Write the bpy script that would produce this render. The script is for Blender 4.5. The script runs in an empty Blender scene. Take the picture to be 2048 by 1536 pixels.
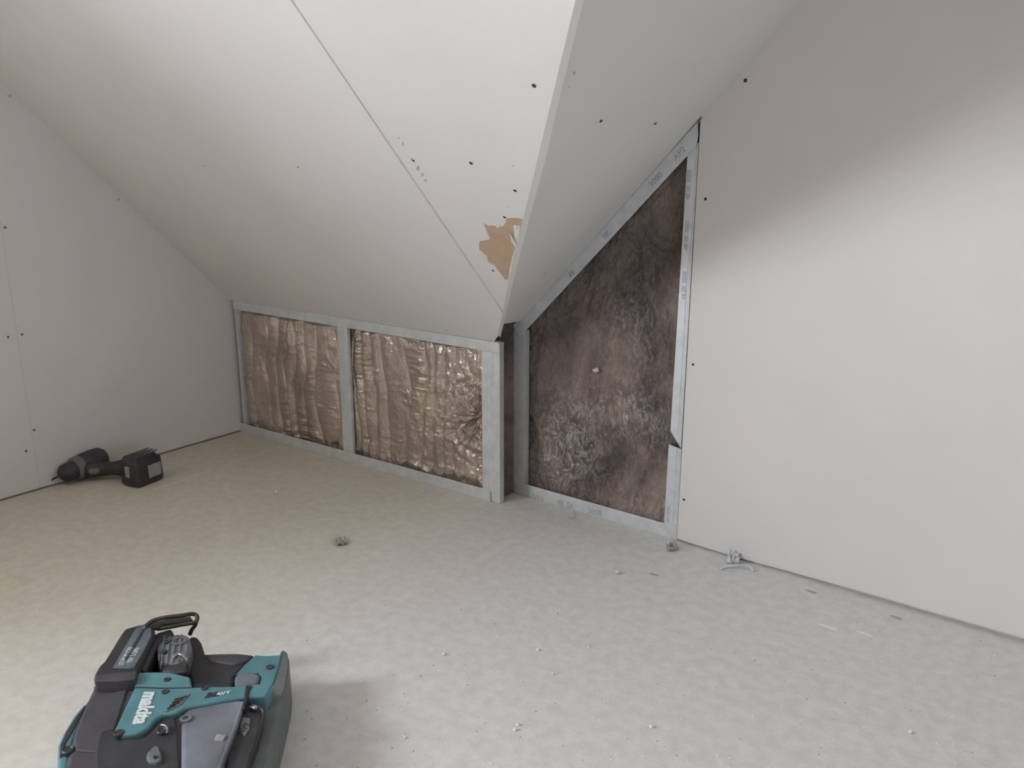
import bpy, bmesh, math, random
import numpy as np
from mathutils import Vector, Matrix, noise as mnoise

# ------------------------------------------------------------------ camera
F, PITCH, YAW, ROLL, CH = 1687.3, 0.25569, -0.61823, 0.0016, 0.9
cy, sy = math.cos(YAW), math.sin(YAW)
_f = Vector((sy*math.cos(PITCH), cy*math.cos(PITCH), -math.sin(PITCH)))
_r0 = Vector((cy, -sy, 0)); _u0 = _r0.cross(_f)
_r = _r0*math.cos(ROLL) + _u0*math.sin(ROLL)
_u = _u0*math.cos(ROLL) - _r0*math.sin(ROLL)
CAM = Vector((0, 0, CH))
sc = bpy.context.scene
cd = bpy.data.cameras.new('camera'); cam = bpy.data.objects.new('camera', cd)
sc.collection.objects.link(cam)
cam.matrix_world = Matrix.Translation(CAM) @ Matrix((_r, _u, -_f)).transposed().to_4x4()
cd.sensor_width = 36; cd.lens = 36*F/2048; cd.clip_start = 0.02
sc.camera = cam

# ------------------------------------------------------------------ light
w = bpy.data.worlds.new('world'); sc.world = w; w.use_nodes = True
w.node_tree.nodes['Background'].inputs[0].default_value = (.75, .85, 1, 1)
w.node_tree.nodes['Background'].inputs[1].default_value = 0.3
WY0, WY1, WZ0, WZ1 = -1.75, -0.62, 0.98, 2.0        # window opening in the left gable wall, behind the camera
def area(name, loc, rot, sx, sy_, power, col):
    l = bpy.data.lights.new(name, 'AREA'); l.shape = 'RECTANGLE'; l.size = sx; l.size_y = sy_
    l.energy = power; l.color = col
    o = bpy.data.objects.new(name, l); o.location = loc; o.rotation_euler = rot
    sc.collection.objects.link(o); return o
area('window_daylight', (-2.85, (WY0+WY1)/2, (WZ0+WZ1)/2), (0, -math.pi/2, 0), WZ1-WZ0-.02, WY1-WY0-.02, 224, (.885, .935, 1))
# added fill lamp, unseen at the right, to brighten the cross-gable slope
area('side_fill', (2.74, -.2, .45), (0, math.pi/2, 0), .72, 1.22, 7, (.885, .935, 1))
sc.view_settings.view_transform = 'Standard'
sc.view_settings.look = 'None'
sc.view_settings.exposure = 0.0
sc.view_settings.gamma = 1
sc.view_settings.use_curve_mapping = False

# ------------------------------------------------------------------ measuring: a point of the photo on a real plane
def ray(px, py): return _f + _r*((px-1024)/F) - _u*((py-768)/F)
def onpl(px, py, P, n):
    d = ray(px, py); return CAM + d*((P-CAM).dot(n)/d.dot(n))
Z = Vector((0, 0, 1))
def fl(px, py, h=0.0): return onpl(px, py, Vector((0, 0, h)), Z)
def hn(a, b):
    d = b-a; return Vector((-d.y, d.x, 0)).normalized()
KBL = fl(481, 863); KBR = fl(1000, 1008); nK = hn(KBL, KBR); sK = (KBR-KBL).normalized()
L0 = fl(0, 1003); nL = hn(L0, KBL); nL = nL if nL.x < 0 else -nL
R0 = fl(1349, 1081.5); R1 = fl(2048, 1286); nR = hn(R0, R1); sR = (R1-R0).normalized()
A0 = onpl(465.4, 601, KBL, nK); A1 = onpl(998, 685.5, KBL, nK); A2 = onpl(0, 165, L0, nL)
nA = (A1-A0).cross(A2-A0).normalized(); nA = nA if nA.z > 0 else -nA
BT = 0.0125
A0b = A0 + nA*BT
B0 = onpl(1040, 642, R0, nR); B1 = onpl(1608, 0, R0, nR); B2 = onpl(1166, 0, A0b, nA)
nB = (B1-B0).cross(B2-B0).normalized(); nB = nB if nB.z > 0 else -nB
def onA(u, v): return onpl(u, v, A0, nA)
def onB(u, v): return onpl(u, v, B0, nB)
def onK(u, v, d=0): return onpl(u, v, KBL+nK*d, nK)
def onR(u, v, d=0): return onpl(u, v, R0+nR*d, nR)
def onL(u, v): return onpl(u, v, L0, nL)
def isect3(n1, p1, n2, p2, n3, p3):
    M = Matrix((n1, n2, n3)); return M.inverted() @ Vector((n1.dot(p1), n2.dot(p2), n3.dot(p3)))

# ------------------------------------------------------------------ materials
def mat(name, col, rough=.7, metal=0., spec=.5, nz=0., nscale=20., bump=0., bscale=200., col2=None, coat=0., det=6):
    m = bpy.data.materials.new(name); m.use_nodes = True; nt = m.node_tree; b = nt.nodes['Principled BSDF']
    b.inputs['Roughness'].default_value = rough; b.inputs['Metallic'].default_value = metal
    b.inputs['Specular IOR Level'].default_value = spec; b.inputs['Coat Weight'].default_value = coat
    b.inputs['Base Color'].default_value = (*col, 1)
    tc = nt.nodes.new('ShaderNodeTexCoord')
    if nz or col2:
        n = nt.nodes.new('ShaderNodeTexNoise'); n.inputs['Scale'].default_value = nscale; n.inputs['Detail'].default_value = det
        nt.links.new(tc.outputs['Object'], n.inputs['Vector'])
        r = nt.nodes.new('ShaderNodeValToRGB'); nt.links.new(n.outputs['Fac'], r.inputs[0])
        r.color_ramp.elements[0].position = .35; r.color_ramp.elements[1].position = .65
        c2 = col2 or tuple(min(1, c*(1+nz)) for c in col)
        c1 = col if col2 else tuple(c*(1-nz) for c in col)
        r.color_ramp.elements[0].color = (*c1, 1); r.color_ramp.elements[1].color = (*c2, 1)
        nt.links.new(r.outputs[0], b.inputs['Base Color'])
    if bump:
        n2 = nt.nodes.new('ShaderNodeTexNoise'); n2.inputs['Scale'].default_value = bscale; n2.inputs['Detail'].default_value = 5
        nt.links.new(tc.outputs['Object'], n2.inputs['Vector'])
        bp = nt.nodes.new('ShaderNodeBump'); bp.inputs['Strength'].default_value = bump; bp.inputs['Distance'].default_value = .002
        nt.links.new(n2.outputs['Fac'], bp.inputs['Height']); nt.links.new(bp.outputs[0], b.inputs['Normal'])
    return m
M_BOARD = mat('plasterboard_paper', (.745, .73, .71), .9, nz=.02, nscale=3, bump=.06, bscale=300, spec=.2)
M_CORE = mat('plasterboard_edge', (.82, .77, .74), .95, nz=.05, nscale=60, bump=.3, bscale=200, spec=.1)
M_SHELL = mat('dark_unseen_shell', (.24, .19, .16), .95, nz=.2, nscale=5)  # dark tone picked to cut bounce from unseen ceiling and back wall
M_GAP = mat('joint_shadow_gap', (.60, .59, .57), .95)
M_TORN = mat('torn_brown_paper', (.50, .37, .26), .95, nz=.05, nscale=40, spec=.1)
M_WHITE = mat('white_gypsum', (.72, .70, .67), .9)
M_SCREW = mat('phosphated_screw', (.035, .033, .035), .55, metal=.3)
M_SCUFF = mat('pencil_scuff', (.48, .47, .455), .95)
M_STEEL = mat('galvanised_steel', (.70, .73, .75), .42, metal=.32, nz=.07, nscale=35, bump=.05, bscale=90)
M_INK = mat('grey_print', (.40, .45, .50), .7)
M_TEAL = mat('teal_plastic', (.10, .24, .275), .5, nz=.14, nscale=14, bump=.08, bscale=400)
M_DARK = mat('charcoal_rubber', (.066, .062, .071), .62, nz=.22, nscale=18, bump=.15, bscale=350)
M_BLACK = mat('black_plastic', (.036, .035, .040), .5, nz=.25, nscale=25, bump=.1, bscale=300)
M_GREY = mat('scuffed_sheen_grey_plastic', (.125, .13, .155), .45, col2=(.24, .255, .30), nscale=11, bump=.1, bscale=300)  # lighter bluish tone paints in sheen along with the scuffs
M_GREY2 = mat('dusty_grey_green_plastic', (.12, .14, .14), .6, col2=(.17, .185, .185), nscale=16, bump=.1)
M_STEELD = mat('worn_dark_steel', (.075, .072, .068), .35, metal=.7, nz=.2, nscale=30)
M_CHROME = mat('bright_worn_steel', (.42, .42, .43), .3, metal=.8, nz=.3, nscale=60)
M_LABEL = mat('blue_grey_label', (.075, .115, .14), .4, col2=(.14, .18, .21), nscale=30)
M_LETTER = mat('white_lettering', (.75, .80, .80), .6)
M_PALE = mat('pale_plastic', (.34, .33, .32), .6, nz=.1, nscale=50)

def foil_mat():
    m = mat('brown_metallised_film', (.42, .35, .295), .28, metal=.6, spec=.7, col2=(.64, .545, .465), nscale=6, coat=.8)
    nt = m.node_tree; b = nt.nodes['Principled BSDF']; b.inputs['Coat Roughness'].default_value = .12
    tc = nt.nodes.new('ShaderNodeTexCoord')
    v = nt.nodes.new('ShaderNodeTexNoise'); v.inputs['Scale'].default_value = 55; v.inputs['Detail'].default_value = 4
    v.inputs['Distortion'].default_value = 1.2
    mp = nt.nodes.new('ShaderNodeMapping'); mp.inputs['Scale'].default_value = (1, 1, .45)
    nt.links.new(tc.outputs['Object'], mp.inputs[0]); nt.links.new(mp.outputs[0], v.inputs['Vector'])
    bp = nt.nodes.new('ShaderNodeBump'); bp.inputs['Strength'].default_value = .8; bp.inputs['Distance'].default_value = .005
    nt.links.new(v.outputs['Fac'], bp.inputs['Height']); nt.links.new(bp.outputs[0], b.inputs['Normal'])
    return m
M_FOIL = foil_mat()

def wool_mat():
    m = bpy.data.materials.new('brown_mineral_wool'); m.use_nodes = True; nt = m.node_tree; b = nt.nodes['Principled BSDF']
    b.inputs['Roughness'].default_value = .95; b.inputs['Specular IOR Level'].default_value = .12
    tc = nt.nodes.new('ShaderNodeTexCoord')
    def noise(s, d=8, dist=0., sc_=(1, 1, 1), rough=.6):
        mp = nt.nodes.new('ShaderNodeMapping'); mp.inputs['Scale'].default_value = sc_
        n = nt.nodes.new('ShaderNodeTexNoise'); n.inputs['Scale'].default_value = s; n.inputs['Detail'].default_value = d
        n.inputs['Distortion'].default_value = dist; n.inputs['Roughness'].default_value = rough
        nt.links.new(tc.outputs['Object'], mp.inputs[0]); nt.links.new(mp.outputs[0], n.inputs['Vector']); return n
    n1 = noise(7, 9, .6, (1, 1, .7), .66)
    r1 = nt.nodes.new('ShaderNodeValToRGB'); nt.links.new(n1.outputs['Fac'], r1.inputs[0])
    e = r1.color_ramp.elements; e[0].position = .34; e[0].color = (.115, .092, .085, 1); e[1].position = .66; e[1].color = (.34, .265, .235, 1)
    x = e.new(.5); x.color = (.21, .168, .150, 1)
    # pale fibre wisps, mostly low down
    n2 = noise(45, 6, 2.0, (1, 1, .6), .7)
    n3 = noise(3.2, 3, .3)
    at = nt.nodes.new('ShaderNodeAttribute'); at.attribute_name = 'pale'
    a = nt.nodes.new('ShaderNodeMath'); a.operation = 'MULTIPLY'
    r2 = nt.nodes.new('ShaderNodeValToRGB'); nt.links.new(n2.outputs['Fac'], r2.inputs[0])
    r2.color_ramp.elements[0].position = .46; r2.color_ramp.elements[1].position = .68
    nt.links.new(r2.outputs[0], a.inputs[0]); nt.links.new(at.outputs['Fac'], a.inputs[1])
    mx = nt.nodes.new('ShaderNodeMixRGB'); nt.links.new(a.outputs[0], mx.inputs[0]); nt.links.new(r1.outputs[0], mx.inputs[1])
    mx.inputs[2].default_value = (.60, .56, .53, 1)
    nt.links.new(mx.outputs[0], b.inputs['Base Color'])
    n4 = noise(140, 6, 1.5, (1, 1, .5), .7)
    bp = nt.nodes.new('ShaderNodeBump'); bp.inputs['Strength'].default_value = .7; bp.inputs['Distance'].default_value = .004
    nt.links.new(n4.outputs['Fac'], bp.inputs['Height']); nt.links.new(bp.outputs[0], b.inputs['Normal'])
    return m
M_WOOL = wool_mat()

def floor_mat():
    m = bpy.data.materials.new('dusty_screed_board'); m.use_nodes = True; nt = m.node_tree; b = nt.nodes['Principled BSDF']
    b.inputs['Roughness'].default_value = .85; b.inputs['Specular IOR Level'].default_value = .2
    tc = nt.nodes.new('ShaderNodeTexCoord')
    def N(s, d, dist=0):
        n = nt.nodes.new('ShaderNodeTexNoise'); n.inputs['Scale'].default_value = s; n.inputs['Detail'].default_value = d
        n.inputs['Distortion'].default_value = dist
        nt.links.new(tc.outputs['Object'], n.inputs['Vector']); return n
    def ramp(src, p0, c0, p1, c1):
        r = nt.nodes.new('ShaderNodeValToRGB'); nt.links.new(src, r.inputs[0]); e = r.color_ramp.elements
        e[0].position = p0; e[0].color = (*c0, 1); e[1].position = p1; e[1].color = (*c1, 1); return r
    # yellowish board left, white plaster dust right; tone step partly paints dimmer light
    sep = nt.nodes.new('ShaderNodeSeparateXYZ'); nt.links.new(tc.outputs['Object'], sep.inputs[0])
    n0 = N(2.2, 5, .4)
    md = nt.nodes.new('ShaderNodeMath'); md.operation = 'MULTIPLY_ADD'; md.inputs[1].default_value = .9
    nt.links.new(n0.outputs['Fac'], md.inputs[0]); nt.links.new(sep.outputs['X'], md.inputs[2])
    dust = nt.nodes.new('ShaderNodeMapRange'); dust.inputs[1].default_value = -1.35; dust.inputs[2].default_value = -.55
    nt.links.new(md.outputs[0], dust.inputs[0])
    base = nt.nodes.new('ShaderNodeMixRGB'); nt.links.new(dust.outputs[0], base.inputs[0])
    base.inputs[1].default_value = (.68, .635, .53, 1); base.inputs[2].default_value = (.75, .745, .715, 1)
    n1 = N(40, 6); r1 = ramp(n1.outputs['Fac'], .35, (.93, .93, .93), .65, (1.04, 1.04, 1.04))
    mul = nt.nodes.new('ShaderNodeMixRGB'); mul.blend_type = 'MULTIPLY'; mul.inputs[0].default_value = 1
    nt.links.new(base.outputs[0], mul.inputs[1]); nt.links.new(r1.outputs[0], mul.inputs[2])
    n2 = N(170, 3); r2 = ramp(n2.outputs['Fac'], .62, (0, 0, 0), .74, (.7, .7, .7))
    mx = nt.nodes.new('ShaderNodeMixRGB'); nt.links.new(r2.outputs[0], mx.inputs[0]); nt.links.new(mul.outputs[0], mx.inputs[1])
    mx.inputs[2].default_value = (.82, .82, .80, 1)
    nt.links.new(mx.outputs[0], b.inputs['Base Color'])
    n3 = N(150, 7, .3)
    bp = nt.nodes.new('ShaderNodeBump'); bp.inputs['Strength'].default_value = .24; bp.inputs['Distance'].default_value = .002
    nt.links.new(n3.outputs['Fac'], bp.inputs['Height']); nt.links.new(bp.outputs[0], b.inputs['Normal'])
    return m
M_FLOOR = floor_mat()

# ------------------------------------------------------------------ object helpers
COL = sc.collection
def link_mesh(name, verts, faces, m, parent=None, smooth=False, mats=None, fm=None, bevel=0, solid=0, segs=2, ang=35):
    me = bpy.data.meshes.new(name); me.from_pydata([tuple(v) for v in verts], [], faces); me.update()
    bm = bmesh.new(); bm.from_mesh(me)
    if not solid: bmesh.ops.recalc_face_normals(bm, faces=bm.faces)
    bm.to_mesh(me); bm.free()
    for mm in (mats or [m]): me.materials.append(mm)
    if fm:
        for p, i in zip(me.polygons, fm): p.material_index = i
    if smooth:
        for p in me.polygons: p.use_smooth = True
    o = bpy.data.objects.new(name, me); COL.objects.link(o)
    if parent: o.parent = parent; o.matrix_parent_inverse = Matrix.Translation(-parent.location)
    if solid:
        s = o.modifiers.new('s', 'SOLIDIFY'); s.thickness = solid; s.offset = 0
    if bevel:
        b = o.modifiers.new('b', 'BEVEL'); b.width = bevel; b.segments = segs; b.limit_method = 'ANGLE'; b.angle_limit = math.radians(ang)
        b.harden_normals = False
        for p in me.polygons: p.use_smooth = True
        wn = o.modifiers.new('w', 'WEIGHTED_NORMAL'); wn.keep_sharp = False
    return o
def tag(o, label=None, cat=None, group=None, kind=None):
    if label: o['label'] = label
    if cat: o['category'] = cat
    if group: o['group'] = group
    if kind: o['kind'] = kind
    return o
def empty(name, loc, label, cat, group=None):
    o = bpy.data.objects.new(name, None); o.location = loc; COL.objects.link(o); o.empty_display_size = .05
    return tag(o, label, cat, group)
def slab(name, poly, n, t, m, parent=None, bevel=0, edge=None):
    """polygon (3-D points) extruded by n*t"""
    k = len(poly); v = [Vector(p) for p in poly] + [Vector(p)+n*t for p in poly]
    f = [tuple(range(k)), tuple(range(2*k-1, k-1, -1))] + [(i, (i+1) % k, (i+1) % k+k, i+k) for i in range(k)]
    if edge: return link_mesh(name, v, f, m, parent, mats=[m, edge], fm=[0, 0]+[1]*k, bevel=bevel)
    return link_mesh(name, v, f, m, parent, bevel=bevel)
def join_geo(parts):
    V, Fc = [], []
    for v, f in parts:
        o = len(V); V += v; Fc += [tuple(i+o for i in q) for q in f]
    return V, Fc
def slab_geo(poly, n, t):
    k = len(poly); v = [Vector(p) for p in poly] + [Vector(p)+n*t for p in poly]
    return v, [tuple(range(k)), tuple(range(2*k-1, k-1, -1))] + [(i, (i+1) % k, (i+1) % k+k, i+k) for i in range(k)]
def cyl_geo(p, q, r0, r1=None, n=20):
    p, q = Vector(p), Vector(q); r1 = r0 if r1 is None else r1; a = (q-p).normalized()
    t = a.orthogonal().normalized(); b = a.cross(t); V = []
    for c, r in ((p, r0), (q, r1)):
        for i in range(n):
            an = 2*math.pi*i/n; V.append(c+(t*math.cos(an)+b*math.sin(an))*r)
    Fc = [(i, (i+1) % n, (i+1) % n+n, i+n) for i in range(n)] + [tuple(range(n-1, -1, -1)), tuple(range(n, 2*n))]
    return V, Fc
def lathe_geo(p, axis, prof, n=28):
    """prof: list of (distance along axis, radius)"""
    p = Vector(p); a = Vector(axis).normalized(); t = a.orthogonal().normalized(); b = a.cross(t); V = []; Fc = []
    for d, r in prof:
        for i in range(n):
            an = 2*math.pi*i/n; V.append(p+a*d+(t*math.cos(an)+b*math.sin(an))*max(r, 1e-4))
    for k in range(len(prof)-1):
        for i in range(n): Fc.append((k*n+i, k*n+(i+1) % n, (k+1)*n+(i+1) % n, (k+1)*n+i))
    Fc += [tuple(range(n-1, -1, -1)), tuple(range((len(prof)-1)*n, len(prof)*n))]
    return V, Fc
def tube_geo(pts, r, n=10, closed=False):
    P = [Vector(p) for p in pts]
    # Catmull-Rom smoothing
    S = []
    for i in range(len(P)-1):
        p0, p1, p2, p3 = P[max(i-1, 0)], P[i], P[i+1], P[min(i+2, len(P)-1)]
        for k in range(5):
            t = k/5
            S.append(.5*((2*p1)+(-p0+p2)*t+(2*p0-5*p1+4*p2-p3)*t*t+(-p0+3*p1-3*p2+p3)*t**3))
    S.append(P[-1]); V = []; Fc = []; up = None
    for i, p in enumerate(S):
        d = (S[min(i+1, len(S)-1)]-S[max(i-1, 0)]).normalized()
        up = d.orthogonal().normalized() if up is None else (up-d*up.dot(d)).normalized()
        b = d.cross(up)
        for j in range(n):
            an = 2*math.pi*j/n; V.append(p+(up*math.cos(an)+b*math.sin(an))*r)
    for i in range(len(S)-1):
        for j in range(n): Fc.append((i*n+j, i*n+(j+1) % n, (i+1)*n+(j+1) % n, (i+1)*n+j))
    Fc += [tuple(range(n-1, -1, -1)), tuple(range((len(S)-1)*n, len(S)*n))]
    return V, Fc
def text(name, s, origin, xdir, ydir, size, m, parent, thick=.0004, shear=0., sx=1., bold=0.):
    """lettering as a mesh: baseline start, reading direction, up direction"""
    cu = bpy.data.curves.new(name, 'FONT'); cu.body = s; cu.size = size; cu.extrude = thick; cu.shear = shear; cu.offset = bold
    cu.resolution_u = 3
    t = bpy.data.objects.new('tmp_text', cu); COL.objects.link(t)
    me = bpy.data.meshes.new_from_object(t.evaluated_get(bpy.context.evaluated_depsgraph_get()))
    bpy.data.objects.remove(t)
    x = Vector(xdir).normalized(); y = Vector(ydir); y = (y-x*y.dot(x)).normalized(); z = x.cross(y)
    for v in me.vertices: v.co = Vector(origin)+x*v.co.x*sx+y*v.co.y+z*v.co.z
    me.name = name; me.materials.clear(); me.materials.append(m)
    o = bpy.data.objects.new(name, me); COL.objects.link(o)
    if parent: o.parent = parent; o.matrix_parent_inverse = Matrix.Translation(-parent.location)
    return o

# numpy gradient-ish noise
_rng = np.random.RandomState(7); _T = _rng.rand(512, 512)
def vn(x, y, seed=0):
    x = x+seed*37.7; y = y+seed*11.3
    xi = np.floor(x).astype(int); yi = np.floor(y).astype(int); fx = x-xi; fy = y-yi
    fx = fx*fx*(3-2*fx); fy = fy*fy*(3-2*fy); g = lambda a, b: _T[a % 512, b % 512]
    return (g(xi, yi)*(1-fx)+g(xi+1, yi)*fx)*(1-fy)+(g(xi, yi+1)*(1-fx)+g(xi+1, yi+1)*fx)*fy
def fbm(x, y, o=4, seed=0):
    s = 0; a = 1; t = 0
    for k in range(o): s = s+a*vn(x*2**k, y*2**k, seed+k*5); t += a; a *= .5
    return s/t
def ridge(x, y, o=3, seed=0):
    s = 0; a = 1; t = 0
    for k in range(o): s = s+a*(1-np.abs(2*vn(x*2**k, y*2**k, seed+k*3)-1)*2); t += a; a *= .5
    return s/t

# ------------------------------------------------------------------ room shell
CE = 2.32                                             # height of the flat middle ceiling (out of frame)
YB = -2.3; XE = 2.7                                   # back and right limits of the attic room
fx0, fy1 = -2.9, 2.1
v, f_ = slab_geo([(fx0, YB-.2, 0), (XE+.2, YB-.2, 0), (XE+.2, fy1, 0), (fx0, fy1, 0)], -Z, .05)
FLOOR = tag(link_mesh('floor', v, f_, M_FLOOR), 'dusty pale grey screed floor strewn with plaster crumbs', 'floor', kind='structure')

# left gable wall: boards with a joint, a dark gap along the floor and a window opening out of frame
def LP(y, z): # point on the left wall plane
    t = (y-L0.y); x = L0.x + (-nL.y/nL.x)*t; return Vector((x, y, z))
def zA(y, x=-2.39): # front face height of the main slope
    return A0.z - (nA.x*(x-A0.x)+nA.y*(y-A0.y))/nA.z
yJ = onL(34, 669).y
yC = onL(473, 735).y + .02
yS = YB
def yA(z, x=-2.39): return A0.y - (nA.x*(x-A0.x)+nA.z*(z-A0.z))/nA.y
g = .0007; zb = .006
parts = []
wallz = CE+.05
def lp(ps): parts.append(slab_geo([LP(a, b) for a, b in ps], nL, BT))
lp([(yC, zb), (yJ+g, zb), (yJ+g, zA(yJ+g)+.03), (yC, zA(yC)+.03)])
yK_ = yA(CE)
lp([(yJ-g, zb), (WY1, zb), (WY1, min(wallz, zA(WY1))), (yK_, wallz), (yJ-g, zA(yJ-g)+.03)] if WY1 < yK_ else [(yJ-g, zb), (WY1, zb), (WY1, zA(WY1)), (yJ-g, zA(yJ-g)+.03)])
lp([(WY1, zb), (WY0, zb), (WY0, WZ0), (WY1, WZ0)])
lp([(WY1, WZ1), (WY0, WZ1), (WY0, wallz), (WY1, wallz)])
lp([(WY0, zb), (YB, zb), (YB, wallz), (WY0, wallz)])
V, Fc = join_geo(parts)
WL = tag(link_mesh('wall_left', V, Fc, M_BOARD), 'left gable wall of bare plasterboard in shade', 'wall', kind='structure')
# masonry behind the boards (shows only as the dark line in the joints)
bparts = []
for ps in ([(fy1, 0), (WY1, 0), (WY1, 2.6), (fy1, 2.6)], [(WY1, 0), (WY0, 0), (WY0, WZ0), (WY1, WZ0)], [(WY1, WZ1), (WY0, WZ1), (WY0, 2.6), (WY1, 2.6)], [(WY0, 0), (YB-.2, 0), (YB-.2, 2.6), (WY0, 2.6)]):
    bparts.append(slab_geo([LP(a, b)+nL*(BT+.0005) for a, b in ps], nL, .44))  # extra depth shapes the reveal to cut grazing window light
V, Fc = join_geo(bparts); link_mesh('backing', V, Fc, M_GAP, WL)
# window frame of the opening
wp = []
for (a0, a1, b0, b1) in ((WY0, WY1, WZ0, WZ0+.05), (WY0, WY1, WZ1-.05, WZ1), (WY0, WY0+.05, WZ0+.05, WZ1-.05), (WY1-.05, WY1, WZ0+.05, WZ1-.05)):
    wp.append(slab_geo([LP(a0, b0)+nL*.03, LP(a1, b0)+nL*.03, LP(a1, b1)+nL*.03, LP(a0, b1)+nL*.03], nL, .005))
V, Fc = join_geo(wp); tag(link_mesh('window_1', V, Fc, M_WHITE), 'white frame of the gable window', 'window', kind='structure')

# right wall board (front face through R0,R1); the frame sits just behind it
D_FR = .006
jT = onR(1401, 243); jB = onR(1354, 1078)
def RP(x, z): return R0 + sR*((x-R0.x)/sR.x) + Z*z
jT.z = jT.z
rakeTop = isect3(nB, B0, nR, R0, Z, Vector((0, 0, CE+.04)))
rk = isect3(nB, B0, nR, R0, Z, Vector((0, 0, jT.z+.012)))
p_ = [Vector((jB.x, jB.y, .007)), RP(-.62, .004), RP(-.4, .009), RP(0, .010), RP(XE+.05, .010), RP(XE+.05, CE+.04), rakeTop+Z*0, rk, jT]
WR = tag(slab('wall_right', p_, nR, BT, M_BOARD), 'large smooth bare plasterboard wall on the right', 'wall', kind='structure')
link_mesh('backing', *slab_geo([RP(jB.x+.03, 0)+nR*(BT+.001), RP(XE+.05, 0)+nR*(BT+.001), RP(XE+.05, CE)+nR*(BT+.001), RP(jB.x+.03, CE)+nR*(BT+.001)], nR, .04), M_GAP, WR)

# main slope: two boards with a joint, bottom edge on the knee wall frame, free right edge at the valley
yR_ = yA(CE, 0)
def A_at(x, z): return isect3(nA, A0, Vector((1, 0, 0)), Vector((x, 0, 0)), Z, Vector((0, 0, z)))
rt = isect3(nA, A0, nB, B0, Z, Vector((0, 0, CE)))
redge = [onA(*p) for p in ((988, 683.2), (997, 671), (1006, 624), (1020, 541), (1041, 460), (1067, 353), (1098, 221), (1151, 0))]
ltop = A_at(-2.45, CE); lbot = A0 + (A0-A1).normalized()*.03
js0 = onA(999, 611.5); js1 = onA(585, 0); dj = (js1-js0).normalized(); jt = js1 + dj*((CE-js1.z)/dj.z)
side = nA.cross(dj).normalized(); side = side if side.x < 0 else -side
gj = .0004
jb = js0 - dj*.004
boardL = [lbot, lbot, ltop, jt+side*gj, js0+side*gj, redge[2]-Z*.004+side*.001, redge[1], redge[0]]
boardL = boardL[1:]
boardR = [js0-side*gj, jt-side*gj, rt, redge[7], redge[6], redge[5], redge[4], redge[3], redge[2]]
V, Fc = join_geo([slab_geo(boardL, nA, BT), slab_geo(boardR, nA, BT)])
fm = []
for b_ in (boardL, boardR): fm += [0, 0]+[1]*len(b_)
CA = link_mesh('ceiling', V, Fc, M_BOARD, mats=[M_BOARD, M_CORE], fm=fm)
tag(CA, 'main sloping plasterboard ceiling left of the valley', 'ceiling', kind='structure')
bk = [lbot+nA*BT, ltop+nA*BT, rt+nA*BT-side*0+Vector((-.03, 0, 0)), redge[2]+nA*BT+Vector((-.02, 0, 0)), redge[0]+nA*BT+Vector((-.03, 0, 0))]
bk = [p+nA*.0006 for p in bk]
link_mesh('backing', *slab_geo(bk, nA, .02), M_GAP, CA)

M_JOINT = mat('board_joint', (.60, .59, .57), .95)
je = jt; link_mesh('joint', *slab_geo([js0+side*gj*.95, js0-side*gj*.95, je-side*gj*.95, je+side*gj*.95], nA, .004), M_JOINT, CA).data.transform(Matrix.Translation(nA*.0005))
link_mesh('joint', *slab_geo([LP(yJ-g*.95, .008), LP(yJ+g*.95, .008), LP(yJ+g*.95, zA(yJ)-.002), LP(yJ-g*.95, zA(yJ)-.002)], nL, .004), M_JOINT, WL).data.transform(Matrix.Translation(nL*.0005))
# cross-gable slope
vb = [onB(1003, 652), onB(1012, 652), onB(1025, 646), onB(1040, 643.5)]
rb = isect3(nB, B0, nR, R0-nR*.0008, Z, Vector((0, 0, B0.z)))
rtB = isect3(nB, B0, nR, R0, Z, Vector((0, 0, CE)))
vt = isect3(nB, B0, nA, A0b, Z, Vector((0, 0, CE)))
vlow = isect3(nB, B0, nA, A0b, Z, Vector((0, 0, onB(1005, 648).z)))
polyB = [vlow+Vector((-.01, 0, 0)), vb[1], vb[2], rb+nR*.001, rtB, vt+Vector((-.015, 0, 0))]
polyB = [p-nB*nB.dot(p-B0) for p in polyB]
vpx = [(1166, 0), (1112, 220), (1094, 301), (1076, 370), (1059, 430), (1040, 504), (1025, 563), (1011, 625), (1007, 648)]
val = [vt] + [onpl(u, v, A0b-nA*.0003, nA) for u, v in vpx]
Rp = R0 + nR*.001
tl = [(val[k].z-val[-1].z)/(val[1].z-val[-1].z) for k in range(1, len(val))]
r_hi = onpl(1608, 0, R0, nR)
rkl = [isect3(nB, B0, nR, Rp, Z, Vector((0, 0, CE)))] + [isect3(nB, B0, nR, Rp, Z, Vector((0, 0, B0.z+(r_hi.z-B0.z)*t+.0))) for t in tl]
n_ = len(val); V = val + rkl + [p+nB*BT for p in val] + [p+nB*BT for p in rkl]
mid = (val[-1]+rkl[-1])/2 + Z*.004
Fc = []
for k in range(n_-1):
    Fc += [(k, k+1, n_+k+1, n_+k), (2*n_+k, 3*n_+k, 3*n_+k+1, 2*n_+k+1)]
    Fc += [(k, 2*n_+k, 2*n_+k+1, k+1), (n_+k, n_+k+1, 3*n_+k+1, 3*n_+k)]
Fc += [(n_-1, 3*n_-1, 4*n_-1, 2*n_-1), (0, n_, 3*n_, 2*n_)]
CB = link_mesh('ceiling', V, Fc, M_BOARD)
tag(CB, 'steep cross-gable plasterboard slope between the valley edge and the right wall', 'ceiling', kind='structure')

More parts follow.
